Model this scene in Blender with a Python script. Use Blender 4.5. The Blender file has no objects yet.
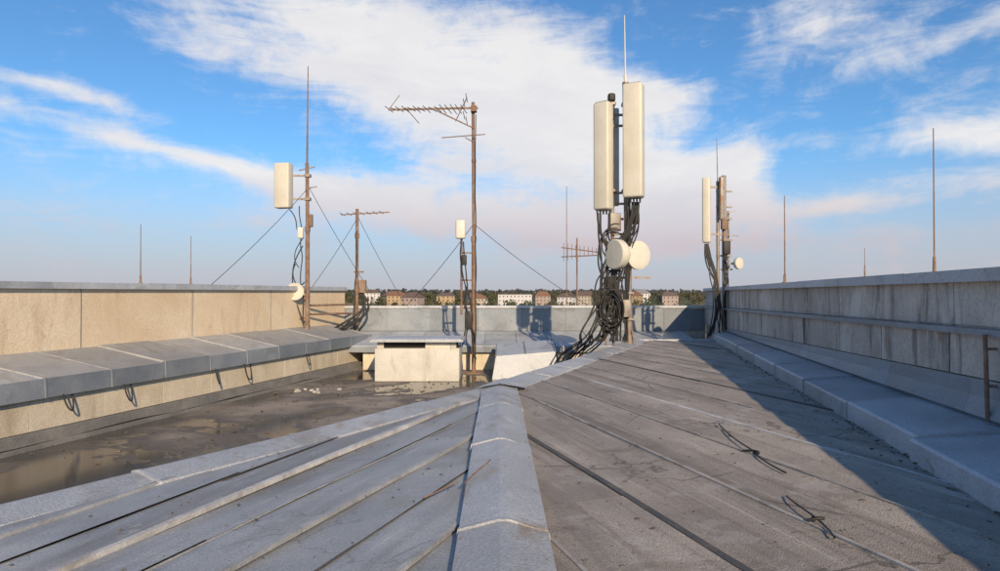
import bpy, bmesh, math, random
from mathutils import Vector, Matrix, noise
random.seed(7)
CZ=24.0
scene=bpy.context.scene
COL=scene.collection
R=math.radians

# ---------------------------------------------------------------- materials
def N(nt,t,**kw):
    n=nt.nodes.new(t)
    for k,v in kw.items(): setattr(n,k,v)
    return n
def ramp(nt,fac,stops):
    r=N(nt,'ShaderNodeValToRGB')
    e=r.color_ramp.elements
    while len(e)<len(stops): e.new(0.5)
    for i,(p,c) in enumerate(stops):
        e[i].position=p
        e[i].color=(c,c,c,1) if not hasattr(c,'__len__') else (*c,1)
    nt.links.new(fac,r.inputs[0]); return r.outputs[0]
def mixc(nt,fac,a,b,bt='MIX'):
    m=N(nt,'ShaderNodeMix',data_type='RGBA',blend_type=bt)
    for s,v in ((m.inputs[0],fac),(m.inputs[6],a),(m.inputs[7],b)):
        if hasattr(v,'is_output'): nt.links.new(v,s)
        elif hasattr(v,'__len__'): s.default_value=(*v,1)
        else: s.default_value=v
    return m.outputs[2]
def nz(nt,co,scale,detail=6,rough=.6,dist=0,stretch=None,rot=None,tex=None):
    if tex is not None:
        mp=N(nt,'ShaderNodeMapping',vector_type='TEXTURE')
        mp.inputs['Rotation'].default_value=(0,0,R(tex)); mp.inputs['Scale'].default_value=stretch
        nt.links.new(co,mp.inputs[0]); co=mp.outputs[0]
    elif (stretch and tuple(stretch)!=(1,1,1)) or rot:
        mp=N(nt,'ShaderNodeMapping')
        if stretch: mp.inputs['Scale'].default_value=stretch
        if rot: mp.inputs['Rotation'].default_value=rot
        nt.links.new(co,mp.inputs[0]); co=mp.outputs[0]
    n=N(nt,'ShaderNodeTexNoise')
    n.inputs['Scale'].default_value=scale; n.inputs['Detail'].default_value=detail
    n.inputs['Roughness'].default_value=rough; n.inputs['Distortion'].default_value=dist
    nt.links.new(co,n.inputs['Vector']); return n.outputs[0]
def mat(name,c1,c2,rough=.7,metal=0.,scale=1.5,bump=.25,stains=(),island=0.,fine=35,wet=None,finec=.25,bdist=.02,cracks=None):
    m=bpy.data.materials.new(name); m.use_nodes=True; nt=m.node_tree
    b=nt.nodes['Principled BSDF']; tc=N(nt,'ShaderNodeTexCoord'); co=tc.outputs['Object']
    n1=nz(nt,co,scale,5,.62,.3)
    col=mixc(nt,ramp(nt,n1,[(.35,0.),(.65,1.)]),c1,c2)
    n2=nz(nt,co,fine,3,.7)
    col=mixc(nt,1.,col,ramp(nt,n2,[(.3,1-finec),(.7,1+finec*.4)]),'MULTIPLY')
    for st in stains:
        sc,stretch,lo,hi,color,amt=st[:6]
        s=nz(nt,co,sc,5,.65,.6,stretch,None,st[6] if len(st)>6 else None)
        f=ramp(nt,s,[(lo,0.),(hi,amt)])
        col=mixc(nt,f,col,color)
    if cracks:
        wv=nz(nt,co,2.,4,.6)
        va=N(nt,'ShaderNodeVectorMath',operation='MULTIPLY_ADD'); nt.links.new(wv,va.inputs[0]); va.inputs[1].default_value=(.5,.5,.5); nt.links.new(co,va.inputs[2])
        vo=N(nt,'ShaderNodeTexVoronoi',feature='DISTANCE_TO_EDGE'); vo.inputs['Scale'].default_value=cracks[0]; nt.links.new(va.outputs[0],vo.inputs['Vector'])
        f=ramp(nt,vo.outputs['Distance'],[(0.,cracks[1]),(.012,0.)])
        msk=ramp(nt,nz(nt,co,.8,2,.5),[(.5,0.),(.6,1.)])
        f=mixc(nt,1.,f,msk,'MULTIPLY')
        col=mixc(nt,f,col,cracks[2])
    if island:
        g=N(nt,'ShaderNodeNewGeometry')
        r=ramp(nt,g.outputs['Random Per Island'],[(0.,1-island),(1.,1+island)])
        col=mixc(nt,1.,col,r,'MULTIPLY')
    rr=N(nt,'ShaderNodeMapRange'); nt.links.new(n1,rr.inputs[0])
    rr.inputs[1].default_value=.3; rr.inputs[2].default_value=.7
    rr.inputs[3].default_value=max(.05,rough-.12); rr.inputs[4].default_value=min(1,rough+.12)
    ro=rr.outputs[0]
    bs=bump
    if wet:
        w=nz(nt,co,wet[0],5,.55,.4); wf=ramp(nt,w,[(wet[1],0.),(wet[1]+.035,1.)])
        df=ramp(nt,w,[(wet[1]-.09,0.),(wet[1]-.01,.75)])
        col=mixc(nt,df,col,tuple(c*1.5 for c in wet[2]))
        col=mixc(nt,wf,col,wet[2])
        mm=N(nt,'ShaderNodeMix'); nt.links.new(wf,mm.inputs[0]); nt.links.new(ro,mm.inputs[2]); mm.inputs[3].default_value=.05
        ro=mm.outputs[0]
        sb=N(nt,'ShaderNodeMath',operation='MULTIPLY_ADD'); nt.links.new(wf,sb.inputs[0]); sb.inputs[1].default_value=-bump*.93; sb.inputs[2].default_value=bump
        bs=sb.outputs[0]
    ad=N(nt,'ShaderNodeMath',operation='MULTIPLY_ADD'); nt.links.new(n1,ad.inputs[0]); ad.inputs[1].default_value=1.6; nt.links.new(n2,ad.inputs[2])
    bp=N(nt,'ShaderNodeBump'); bp.inputs['Distance'].default_value=bdist
    if hasattr(bs,'is_output'): nt.links.new(bs,bp.inputs['Strength'])
    else: bp.inputs['Strength'].default_value=bs
    nt.links.new(ad.outputs[0],bp.inputs['Height'])
    nt.links.new(bp.outputs[0],b.inputs['Normal'])
    nt.links.new(col,b.inputs['Base Color']); nt.links.new(ro,b.inputs['Roughness'])
    b.inputs['Metallic'].default_value=metal
    return m
BROWN=(.10,.065,.04); RUST=(.22,.09,.035)
M_zinc=mat('zinc_sheet',(.41,.45,.49),(.54,.57,.60),.45,.2,1.3,.35,[(1.2,(1,1,1),.53,.69,(.25,.25,.24),.65),(5,(1,1,.6),.60,.73,(.64,.64,.62),.5),(9,(1,1,1),.61,.70,(.24,.18,.12),.5)],.13,60,bdist=.03)
M_cap=mat('ridge_cap_zinc',(.41,.44,.47),(.54,.565,.59),.45,.2,1.1,.5,[(2.2,(1,1,1),.52,.64,(.28,.265,.24),.6),(4,(1,.5,1),.58,.69,(.30,.23,.15),.65),(14,(1,1,1),.58,.68,(.62,.62,.60),.5),(1.0,(1,.6,1),.52,.68,(.32,.33,.33),.55)],.12,70,bdist=.045,finec=.32,cracks=(1.6,.4,(.14,.13,.12)))
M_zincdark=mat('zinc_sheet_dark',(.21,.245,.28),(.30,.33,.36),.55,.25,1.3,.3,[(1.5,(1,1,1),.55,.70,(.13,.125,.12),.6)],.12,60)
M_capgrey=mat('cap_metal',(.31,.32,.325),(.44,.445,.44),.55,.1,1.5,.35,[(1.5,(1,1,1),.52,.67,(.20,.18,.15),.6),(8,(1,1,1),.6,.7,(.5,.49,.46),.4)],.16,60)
M_left=mat('painted_roof_sheet',(.33,.36,.385),(.45,.475,.49),.48,.15,1.1,.45,[(.9,(1,1,1),.48,.68,(.22,.22,.22),.7),(1.6,(.5,6,1),.49,.66,(.18,.175,.17),.65,-20),(14,(1,1,1),.61,.71,(.55,.54,.52),.5),(2.6,(.35,4,1),.60,.72,(.55,.56,.55),.55,-20),(1.7,(1,1,1),.58,.63,(.28,.26,.23),.4)],.14,90,finec=.38,bdist=.035,cracks=(1.1,.5,(.09,.085,.08)))
M_right=mat('weathered_roof_sheet',(.40,.36,.32),(.54,.50,.45),.72,.0,.9,.7,[(.7,(1,1,1),.45,.65,(.29,.265,.235),.7),(1.5,(.4,6,1),.47,.64,(.19,.165,.14),.7,17),(22,(1,1,1),.58,.68,(.14,.12,.10),.6),(3.2,(.25,4,1),.58,.70,(.64,.61,.57),.6,17),(1.1,(1,1,1),.59,.66,(.17,.15,.13),.45),(2.3,(1,1,1),.60,.63,(.5,.49,.48),.4)],.13,110,finec=.48,bdist=.035,cracks=(.9,.8,(.08,.07,.06)))
M_rib=mat('roof_seam',(.30,.285,.26),(.43,.41,.38),.7,.05,4,.3,[(6,(1,1,1),.5,.62,(.16,.135,.11),.6)],.12,80)
M_ribL=mat('roof_seam_grey',(.33,.345,.36),(.44,.455,.46),.55,.1,4,.3,[(6,(1,1,1),.5,.62,(.17,.165,.16),.5)],.12,80)
M_ribpale=mat('roof_seam_pale',(.46,.46,.45),(.60,.60,.585),.6,.05,4,.3,[(5,(1,1,1),.49,.64,(.27,.25,.22),.7)],.14,80)
M_ribdark=mat('dark_seam_and_shadow',(.07,.07,.07),(.12,.115,.11),.8,0,4,.3)  # near-black seams; the widest one has the seam's shadow painted in
M_wallL=mat('rendered_wall',(.70,.56,.38),(.80,.68,.50),.88,0,.7,.35,[(.6,(1,1,.7),.46,.72,(.62,.45,.26),.45),(3,(1,1,.16),.56,.72,(.42,.31,.21),.45),(2.2,(1,1,.8),.60,.72,(.84,.78,.67),.5),(5,(1,1,.5),.64,.74,(.36,.24,.15),.4)],0,30,finec=.2)
M_wallLow=mat('cream_block_wall',(.62,.54,.40),(.73,.66,.52),.85,0,1.6,.4,[(2,(1,1,.3),.52,.70,(.32,.25,.17),.6)],.12,40)
M_wallR=mat('stained_concrete',(.50,.44,.37),(.64,.57,.49),.85,0,1.1,.6,[(3.5,(1,1,.14),.51,.64,(.17,.14,.115),.75),(1.5,(1,1,.6),.50,.66,(.74,.69,.61),.65),(7,(1,1,.4),.57,.68,(.30,.16,.09),.55)],.12,30)
M_deck=mat('bitumen_deck',(.20,.175,.145),(.31,.275,.235),.85,0,1.2,.5,[(3,(1,1,1),.54,.7,(.38,.34,.29),.5),(12,(1,1,1),.58,.68,(.12,.105,.09),.5)],0,50,wet=(.42,.50,(.06,.055,.05)))
M_skirt=mat('bitumen_skirt',(.17,.17,.165),(.25,.245,.235),.8,0,2,.4)
M_rust=mat('rusty_steel',(.20,.115,.075),(.30,.20,.14),.8,.15,6,.4,[(9,(1,1,.5),.5,.62,(.34,.28,.22),.6)],0,60)
M_galv=mat('galvanised_pole',(.25,.235,.21),(.38,.36,.33),.55,.35,5,.2,[(7,(1,1,.3),.50,.62,RUST,.7)],0,60)
M_panel=mat('antenna_radome',(.60,.575,.48),(.67,.645,.55),.5,0,2,.08,[(1.2,(3,3,.25),.52,.74,(.45,.41,.32),.5),(30,(1,1,.4),.62,.74,(.36,.31,.24),.35)],0,60,finec=.08)
M_white=mat('white_enamel',(.62,.60,.54),(.72,.70,.63),.5,0,3,.1,[(5,(1,1,.3),.56,.68,(.35,.27,.2),.5)],0,60,finec=.1)
M_black=mat('cable_rubber',(.018,.018,.018),(.035,.033,.03),.6,0,5,.1)
M_ventbox=mat('vent_box_paint',(.56,.55,.50),(.66,.65,.60),.75,0,2,.3,[(3,(1,1,.3),.52,.68,(.32,.28,.22),.55)],0,40)
M_dark=mat('dark_opening',(.015,.015,.015),(.03,.03,.03),.9,0,5,.1)
M_grit=mat('dirt_grit',(.08,.065,.05),(.16,.13,.1),.9,0,5,.1,(),.4)
M_facade=mat('facade_render',(.45,.42,.36),(.5,.47,.4),.9,0,.5,.2)
M_glass=mat('window_glass',(.03,.04,.05),(.05,.06,.07),.15,0,1,.0)
M_ground=mat('grass_ground',(.06,.08,.03),(.12,.11,.05),.95,0,.02,.1,[(.01,(1,1,1),.55,.6,(.16,.15,.12),.7)],0,.3)
def flat(name,c,r=.8): return mat(name,tuple(x*.9 for x in c),tuple(min(1,x*1.1) for x in c),r,0,.5,.1,(),0,3)
M_roofs=[flat('clay_tiles',(.24,.13,.085)),flat('brown_tiles',(.15,.11,.095)),flat('grey_roofing',(.24,.24,.25))]  # roofing desaturated, some distance haze put into the colour
M_walls=[flat('ochre_render',(.42,.32,.20)),flat('white_render',(.60,.60,.60)),flat('pink_render',(.38,.31,.28)),flat('cream_render',(.45,.41,.35))]
def leafmat(name,stops):
    m=bpy.data.materials.new(name); m.use_nodes=True; nt=m.node_tree; b=nt.nodes['Principled BSDF']
    g=N(nt,'ShaderNodeNewGeometry'); tc=N(nt,'ShaderNodeTexCoord')
    n=nz(nt,tc.outputs['Object'],.045,4,.6)
    c=ramp(nt,n,stops)
    c=mixc(nt,1.,c,ramp(nt,g.outputs['Random Per Island'],[(0.,.55),(1.,1.35)]),'MULTIPLY')
    nt.links.new(c,b.inputs['Base Color']); b.inputs['Roughness'].default_value=.8
    return m
M_leaf=leafmat('foliage',[(.36,(.035,.055,.02)),(.48,(.055,.065,.025)),(.56,(.11,.075,.03)),(.66,(.045,.055,.025))])
M_far=leafmat('far_foliage_hazed',[(.36,(.045,.06,.06)),(.5,(.06,.07,.065)),(.64,(.085,.075,.065))])  # bluish distance haze tinted into the leaf colours

# ---------------------------------------------------------------- mesh helpers (all z relative to CZ)
def mk(name,verts,faces,m,parent=None,smooth=False):
    me=bpy.data.meshes.new(name); me.from_pydata([(v[0],v[1],v[2]+CZ) for v in verts],[],faces)
    me.update(); o=bpy.data.objects.new(name,me); COL.objects.link(o)
    me.materials.append(m)
    if smooth:
        for p in me.polygons: p.use_smooth=True
    bm=bmesh.new(); bm.from_mesh(me); bmesh.ops.recalc_face_normals(bm,faces=bm.faces); bm.to_mesh(me); bm.free()
    if smooth:
        try: me.set_sharp_from_angle(angle=R(40))
        except Exception: pass
    if parent: o.parent=parent
    return o
def empty(name):
    e=bpy.data.objects.new(name,None); COL.objects.link(e); return e
class MB:
    def __init__(s): s.v=[]; s.f=[]
    def add(s,vs,fs):
        k=len(s.v); s.v+= [tuple(v) for v in vs]; s.f+=[tuple(i+k for i in f) for f in fs]
    def box(s,c,size,rz=0.,rx=0.,ry=0.):
        M=Matrix.Rotation(rz,3,'Z')@Matrix.Rotation(ry,3,'Y')@Matrix.Rotation(rx,3,'X')
        vs=[]
        for dx in (-.5,.5):
            for dy in (-.5,.5):
                for dz in (-.5,.5):
                    vs.append(Vector(c)+M@Vector((dx*size[0],dy*size[1],dz*size[2])))
        s.add(vs,[(0,1,3,2),(4,6,7,5),(0,4,5,1),(2,3,7,6),(0,2,6,4),(1,5,7,3)])
    def bar(s,p0,p1,w,h):
        p0=Vector(p0);p1=Vector(p1);t=(p1-p0).normalized()
        up=Vector((0,0,1)) if abs(t.z)<.95 else Vector((0,1,0))
        n=t.cross(up).normalized(); u=n.cross(t).normalized()
        vs=[]
        for p in (p0,p1):
            for a,b in ((-.5,-.5),(.5,-.5),(.5,.5),(-.5,.5)): vs.append(p+n*a*w+u*b*h)
        s.add(vs,[(0,1,2,3),(7,6,5,4),(0,4,5,1),(1,5,6,2),(2,6,7,3),(3,7,4,0)])
    def cyl(s,p0,p1,r0,r1=None,n=14):
        if r1 is None: r1=r0
        p0=Vector(p0);p1=Vector(p1);t=(p1-p0).normalized()
        up=Vector((0,0,1)) if abs(t.z)<.95 else Vector((0,1,0))
        a=t.cross(up).normalized(); b=a.cross(t)
        vs=[];fs=[]
        for p,r in ((p0,r0),(p1,r1)):
            for i in range(n):
                an=2*math.pi*i/n; vs.append(p+a*math.cos(an)*r+b*math.sin(an)*r)
        for i in range(n): fs.append((i,(i+1)%n,n+(i+1)%n,n+i))
        fs.append(tuple(range(n))); fs.append(tuple(range(2*n-1,n-1,-1)))
        s.add(vs,fs)
    def prof(s,p0,p1,profile,lat):
        vs=[]
        for p in (p0,p1):
            for (l,z) in profile: vs.append((p[0]+lat[0]*l,p[1]+lat[1]*l,p[2]+z))
        n=len(profile); fs=[(i,(i+1)%n,n+(i+1)%n,n+i) for i in range(n)]
        fs.append(tuple(range(n))); fs.append(tuple(range(2*n-1,n-1,-1)))
        s.add(vs,fs)
    def obj(s,name,m,parent=None,smooth=False): return mk(name,s.v,s.f,m,parent,smooth)
def segprof(mb,p0,p1,profile,seg,lap=.004,jit=.004):
    p0=Vector(p0);p1=Vector(p1);L=(p1-p0).length;t=(p1-p0)/L
    lat=Vector((t.y,-t.x,0)).normalized()
    n=max(1,round(L/seg))
    us=[0]+[(i+random.uniform(-.12,.12))/n for i in range(1,n)]+[1]
    for i in range(n):
        a=p0+t*(L*us[i]); b=p0+t*(L*us[i+1])
        a=a+Vector((0,0,random.uniform(-jit,jit)))+lat*random.uniform(-jit,jit); b=b+Vector((0,0,random.uniform(-jit,jit)))+lat*random.uniform(-jit,jit)
        mb.prof(a+t*.002,b-t*.002,profile,lat)
        if i:
            cx=sum(q[0] for q in profile)/len(profile); cz=sum(q[1] for q in profile)/len(profile)
            pr=[(q[0]+ (.005 if q[0]>cx else -.005), q[1]+(.007 if q[1]>cz else -.006)) for q in profile]
            mb.prof(a-t*.012,a+t*.012,pr,lat)
def rbox(name,c,size,bev,m,parent=None,rz=0.,ry=0.,seg=3,vert=True):
    bm=bmesh.new(); bmesh.ops.create_cube(bm,size=1)
    for v in bm.verts: v.co=Vector((v.co.x*size[0],v.co.y*size[1],v.co.z*size[2]))
    bmesh.ops.bevel(bm,geom=bm.edges[:],offset=bev,segments=seg,profile=.5,affect='EDGES')
    M=Matrix.Rotation(rz,3,'Z')@Matrix.Rotation(ry,3,'Y')
    for v in bm.verts: v.co=M@v.co+Vector((c[0],c[1],c[2]+CZ))
    me=bpy.data.meshes.new(name); bm.to_mesh(me); bm.free(); me.materials.append(m)
    for p in me.polygons: p.use_smooth=True
    try: me.set_sharp_from_angle(angle=R(35))
    except Exception: pass
    o=bpy.data.objects.new(name,me); COL.objects.link(o)
    if parent:o.parent=parent
    return o
def tubes(name,lst,m,parent=None,smooth=True):
    cu=bpy.data.curves.new(name,'CURVE'); cu.dimensions='3D'; cu.bevel_depth=1.; cu.bevel_resolution=2; cu.resolution_u=6
    for pts,r in lst:
        sp=cu.splines.new('NURBS' if (smooth and len(pts)>2) else 'POLY'); sp.points.add(len(pts)-1)
        for i,p in enumerate(pts):
            sp.points[i].co=(p[0],p[1],p[2]+CZ,1); sp.points[i].radius=r
        if sp.type=='NURBS': sp.use_endpoint_u=True; sp.order_u=min(4,len(pts))
    cu.materials.append(m); o=bpy.data.objects.new(name,cu); COL.objects.link(o)
    if parent:o.parent=parent
    return o
def sag(p0,p1,s,n=10):
    p0=Vector(p0);p1=Vector(p1)
    return [p0.lerp(p1,i/n)-Vector((0,0,s*4*(i/n)*(1-i/n))) for i in range(n+1)]
def wiggle(p0,p1,amp,n=6,s=0.):
    p0=Vector(p0);p1=Vector(p1); out=[]
    for i in range(n+1):
        k=i/n; q=p0.lerp(p1,k)
        if 0<i<n: q=q+Vector((random.uniform(-amp,amp),random.uniform(-amp,amp)*.7,random.uniform(-amp,amp)*.6-s*4*k*(1-k)))
        out.append(q)
    return out
def dish(name,c,direction,r,depth,m,parent,drum=True):
    mb=MB(); d=Vector(direction).normalized(); up=Vector((0,0,1)); a=d.cross(up).normalized(); b=a.cross(d)
    prof=[(0.,.0 if not drum else depth*1.05),(r*.5,depth*.3 if not drum else depth*1.03),(r*.93,depth),(r,depth*.9),(r,depth*(.75 if not drum else .25)),(r*.85,-depth*.1),(r*.5,-depth*.45),(r*.15,-depth*.6),(0.001,-depth*.6)]
    n=28; vs=[];fs=[]
    for (rr,h) in prof:
        for i in range(n):
            an=2*math.pi*i/n; vs.append(Vector(c)+d*h+a*math.cos(an)*rr+b*math.sin(an)*rr)
    for k in range(len(prof)-1):
        for i in range(n): fs.append((k*n+i,k*n+(i+1)%n,(k+1)*n+(i+1)%n,(k+1)*n+i))
    mb.add(vs,fs)
    mb.obj(name,m,parent,True)
    mb=MB(); mb.cyl(Vector(c)-d*depth*.5,Vector(c)-d*(depth*.6+.1),r*.2,r*.16)
    mb.obj(name+'_hub',M_galv,parent)
# ---------------------------------------------------------------- clip
def clip(poly,n,c,keep_ge):
    out=[]; s=1 if keep_ge else -1
    for i in range(len(poly)):
        a=poly[i];b=poly[(i+1)%len(poly)]
        da=s*(n[0]*a[0]+n[1]*a[1]-c); db=s*(n[0]*b[0]+n[1]*b[1]-c)
        if da>=0: out.append(a)
        if (da>=0)!=(db>=0):
            t=da/(da-db); out.append((a[0]+(b[0]-a[0])*t,a[1]+(b[1]-a[1])*t))
    return out
def sheets(prefix,poly,dirv,spacing,off,zf,m,parent,ribs,cross=(2.2,3.6)):
    t=Vector((dirv[0],dirv[1])).normalized(); n=Vector((t.y,-t.x))
    vals=[n.x*p[0]+n.y*p[1] for p in poly]; k0=math.floor((min(vals)-off)/spacing); k1=math.ceil((max(vals)-off)/spacing)
    mb=MB(); rmb={}
    for k in range(k0,k1):
        a=off+k*spacing; b=a+spacing
        pc=clip(clip(poly,n,a,True),n,b,False)
        if len(pc)<3: continue
        ed=[p for p in pc if abs(n.x*p[0]+n.y*p[1]-a)<1e-4]
        tv=[t.x*p[0]+t.y*p[1] for p in pc]; s=min(tv)-random.uniform(0,2.5); top=max(tv)
        while s<top:
            e=s+random.uniform(*cross)
            q=clip(clip(pc,t,s,True),t,e,False)
            if len(q)>=3:
                vs=[(x,y,zf(x,y)+.014*((n.x*x+n.y*y-a)/spacing)+.006*((t.x*x+t.y*y-s)/(e-s))) for x,y in q]
                mb.add(vs,[tuple(range(len(vs)))])
            s=e
        if len(ed)>=2:
            ed.sort(key=lambda p:t.x*p[0]+t.y*p[1]); p,q=ed[0],ed[-1]
            style=ribs[k%len(ribs)]
            if style and (Vector(p)-Vector(q)).length>.2:
                w,h,mt=style
                r=rmb.setdefault(mt.name,(MB(),mt))[0]
                L=(Vector(q)-Vector(p)).length; ns=max(1,int(L/1.1)); prev=None
                for i in range(ns+1):
                    A=Vector(p).lerp(Vector(q),i/ns)+Vector((random.uniform(-.007,.007),0)) 
                    cur=Vector((A.x,A.y,zf(A.x,A.y)+h/2+.006+random.uniform(-.002,.002)))
                    if prev is not None: r.bar(prev,cur,w*random.uniform(.88,1.1),h+random.uniform(-.002,.002))
                    prev=cur
    mb.obj(prefix+'_sheets',m,parent)
    for i,(nm,(r,mt)) in enumerate(rmb.items()): r.obj(prefix+'_seams_%d'%(i+1),mt,parent)

# ---------------------------------------------------------------- layout lines
DECK=-2.2
def XL(y): return -10.26+.256*y
def XLf(y): return -9.12+.256*y
def XR(y): return 2.9+.17*y
def XB(y): return 2.01+.2*y
Y0=-3.; YB=21.

bld=empty('flat_roofed_building')
fp=[(XL(Y0)-.5,Y0),(XR(Y0)+.45,Y0),(XR(YB+.4)+.45,YB+.4),(XL(YB+.4)-.5,YB+.4)]
mb=MB(); mb.add([(x,y,z) for z in (-24,DECK-.05) for x,y in fp],[(0,1,2,3),(7,6,5,4),(0,4,5,1),(1,5,6,2),(2,6,7,3),(3,7,4,0)])
mb.obj('facade_walls',M_facade,bld)
mb=MB()
for fl in range(7):
    for i in range(8):
        z=-22+fl*2.9; u=(i+.5)/8
        for A,B in ((fp[0],fp[3]),(fp[1],fp[2]),(fp[3],fp[2])):
            p=Vector(A).lerp(Vector(B),u); t=(Vector(B)-Vector(A)).normalized()
            mb.box((p.x,p.y,z+1.),(1.2,.12,1.4),rz=math.atan2(t.y,t.x))
mb.obj('windows',M_glass,bld)
mb=MB(); mb.add([(x,y,DECK) for x,y in fp],[(0,1,2,3)]); mb.obj('flat_roof_deck',M_deck,bld)

# ---------------------------------------------------------------- sheet metal roof
roof=empty('sheet_metal_roof')
RZ=-1.2
polyR=[(0,8.3),(0.0,-1.5),(XB(-1.5)+.05,-1.5),(XB(16.6)+.05,16.6),(3.25,16.6),(2.9,15.4)]
polyL=[(0,8.3),(-.12,8.18),(-6.35,-1.5),(0,-1.5)]
zR=lambda x,y:RZ+.006*math.sin(x*1.7+y*.9)
zL=lambda x,y:RZ+.03*x+.006*math.sin(x*2+y)
n=Vector((-.31,1)).normalized(); nn=Vector((n.y,-n.x))
sheets('right_slope',polyR,(-.31,1),.335,nn.x*.225+nn.y*5.56,zR,M_right,roof,[(.045,.02,M_ribdark),(.012,.005,M_rib),(.028,.022,M_rib),(.010,.004,M_ribdark),(.024,.02,M_rib),(.012,.005,M_rib),(.06,.012,M_ribpale),(.010,.004,M_ribdark),(.022,.018,M_rib),(.010,.004,M_rib)],(1.8,3.4))  # first, widest rib: seam shadow given as dark colour
n=Vector((.365,1)).normalized(); nn=Vector((n.y,-n.x))
sheets('left_slope',polyL,(.365,1),.375,nn.x*(-.336)+nn.y*7.48,zL,M_left,roof,[(.040,.028,M_ribpale),(.010,.005,M_ribL),(.026,.024,M_ribL),(.010,.005,M_ribdark),(.022,.02,M_ribL),(.010,.005,M_ribL),(.026,.022,M_ribL),(.010,.005,M_ribdark)],(1.8,3.4))
bp=[(-6.3,-1.5),(XB(-1.5),-1.5),(XB(16.6),16.6),(3.2,16.6),(2.85,15.4),(0,8.2)]
mb=MB(); k=len(bp); mb.add([(x,y,z) for z in (DECK,-1.43) for x,y in bp],[tuple(range(k)),tuple(range(2*k-1,k-1,-1))]+[(i,(i+1)%k,k+(i+1)%k,k+i) for i in range(k)])
mb.obj('roof_base',M_skirt,roof)
mb=MB(); segprof(mb,(3.2,16.62,0),(XB(16.6),16.62,0),[(-.02,DECK),(.05,DECK),(.05,RZ+.05),(-.02,RZ+.05)],1.2); mb.obj('end_fascia',M_zinc,roof)
band=[(-.03,-.0),(-.03,DECK-RZ),(-.05,DECK-RZ),(-.05,.055),(.02,.07),(.30,.03),(.32,.005),(.02,.03)]
def bandrun(mb,A,B,seg,w=1.0,mt=None):
    A=Vector(A);B=Vector(B)
    pr=[(l if l<0.1 else l*w,z) for l,z in band]
    segprof(mb,A,B,pr,seg,jit=.008)
mb=MB(); bandrun(mb,(-6.35,-1.5,RZ-.19),(-.12,8.18,RZ-.003),1.5,.9)
mb.obj('left_edge_flashing',M_cap,roof)
mb=MB(); bandrun(mb,(-.14,8.2,RZ),(2.9,15.4,RZ),1.3,1.1); bandrun(mb,(2.9,15.4,RZ),(3.25,16.6,RZ),1.3,1.1)
mb.obj('far_edge_flashing',M_cap,roof)
mb=MB()
cap=[(-.225,.0),(-.215,.05),(-.02,.10),(.03,.098),(.215,.045),(.225,.0)]
segprof(mb,(.02,-1.5,RZ+.01),(0.0,8.12,RZ+.01),cap,1.55,jit=.009)
mb.obj('ridge_cap',M_cap,roof)
mb=MB()
for i in range(36):
    y=-1+i*.255+random.uniform(-.03,.03)
    if random.random()<.15: continue
    for s in (-.19,.19): mb.cyl((s+.01,y,RZ+.055),(s+.01,y+random.uniform(-.002,.002),RZ+.070),.006,.005,8)
mb.obj('cap_fixings',M_galv,roof)
mb=MB(); mb.add([(-.32,7.95,RZ+.06),(0,7.9,RZ+.125),(.32,8.05,RZ+.055),(.36,8.5,RZ+.075),(.05,8.75,RZ+.085),(-.12,8.32,RZ+.085)],[(0,1,5),(1,2,3),(1,3,4),(1,4,5)])
mb.obj('ridge_end_plate',M_cap,roof)
mb=MB()
for i in range(620):
    y=random.uniform(1.4,12); x=random.uniform(-2.6,XB(y))
    if x<0 and y>7.9+x*1.4: continue
    if abs(x)<.27: continue
    z=(zR if x>0 else zL)(x,y)+.022; s=random.uniform(.003,.011)
    mb.box((x,y,z),(s*random.uniform(1,2.5),s,s*.5),rz=random.random()*3,rx=random.uniform(-.4,.4))
for i in range(260):
    y=random.uniform(1.6,14); x=XB(y)-abs(random.gauss(0,.07))-.02; s=random.uniform(.004,.014)
    mb.box((x,y,RZ+.022),(s*2,s,s*.6),rz=random.random()*3,rx=random.uniform(-.4,.4))
mb.obj('dead_leaf_litter',M_grit)

# ---------------------------------------------------------------- right box parapet + wall
box=empty('metal_clad_kerb')
mb=MB()
yy=[-1.5,.2,1.8,3.2,4.75,6.3,7.9,9.5,11.2,13,15,16.9]
for i in range(len(yy)-1):
    a,b=yy[i]+.003,yy[i+1]-.003; j=random.uniform(-.01,.01)
    st=.0 if yy[i]>=4.7 else .05
    def sec(y,e=0.):
        xo=XB(y)-st-e; xi=XR(y)-.02
        return [(xo,y,RZ-.02),(xo-.004,y,RZ+.16+j+e),(xo+.02,y,RZ+.175+j+e),(xi,y,RZ+.22+j+e),(xi,y,RZ-.02)]
    def run(y0,y1,e=0.):
        vs=sec(y0,e)+sec(y1,e); n=5
        mb.add(vs,[(q,(q+1)%n,n+(q+1)%n,n+q) for q in range(n)]+[tuple(range(n)),tuple(range(2*n-1,n-1,-1))])
    run(a,b)
    if i: run(a-.018,a+.018,.010)
mb.obj('kerb_sheets',M_zinc,box)

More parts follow.
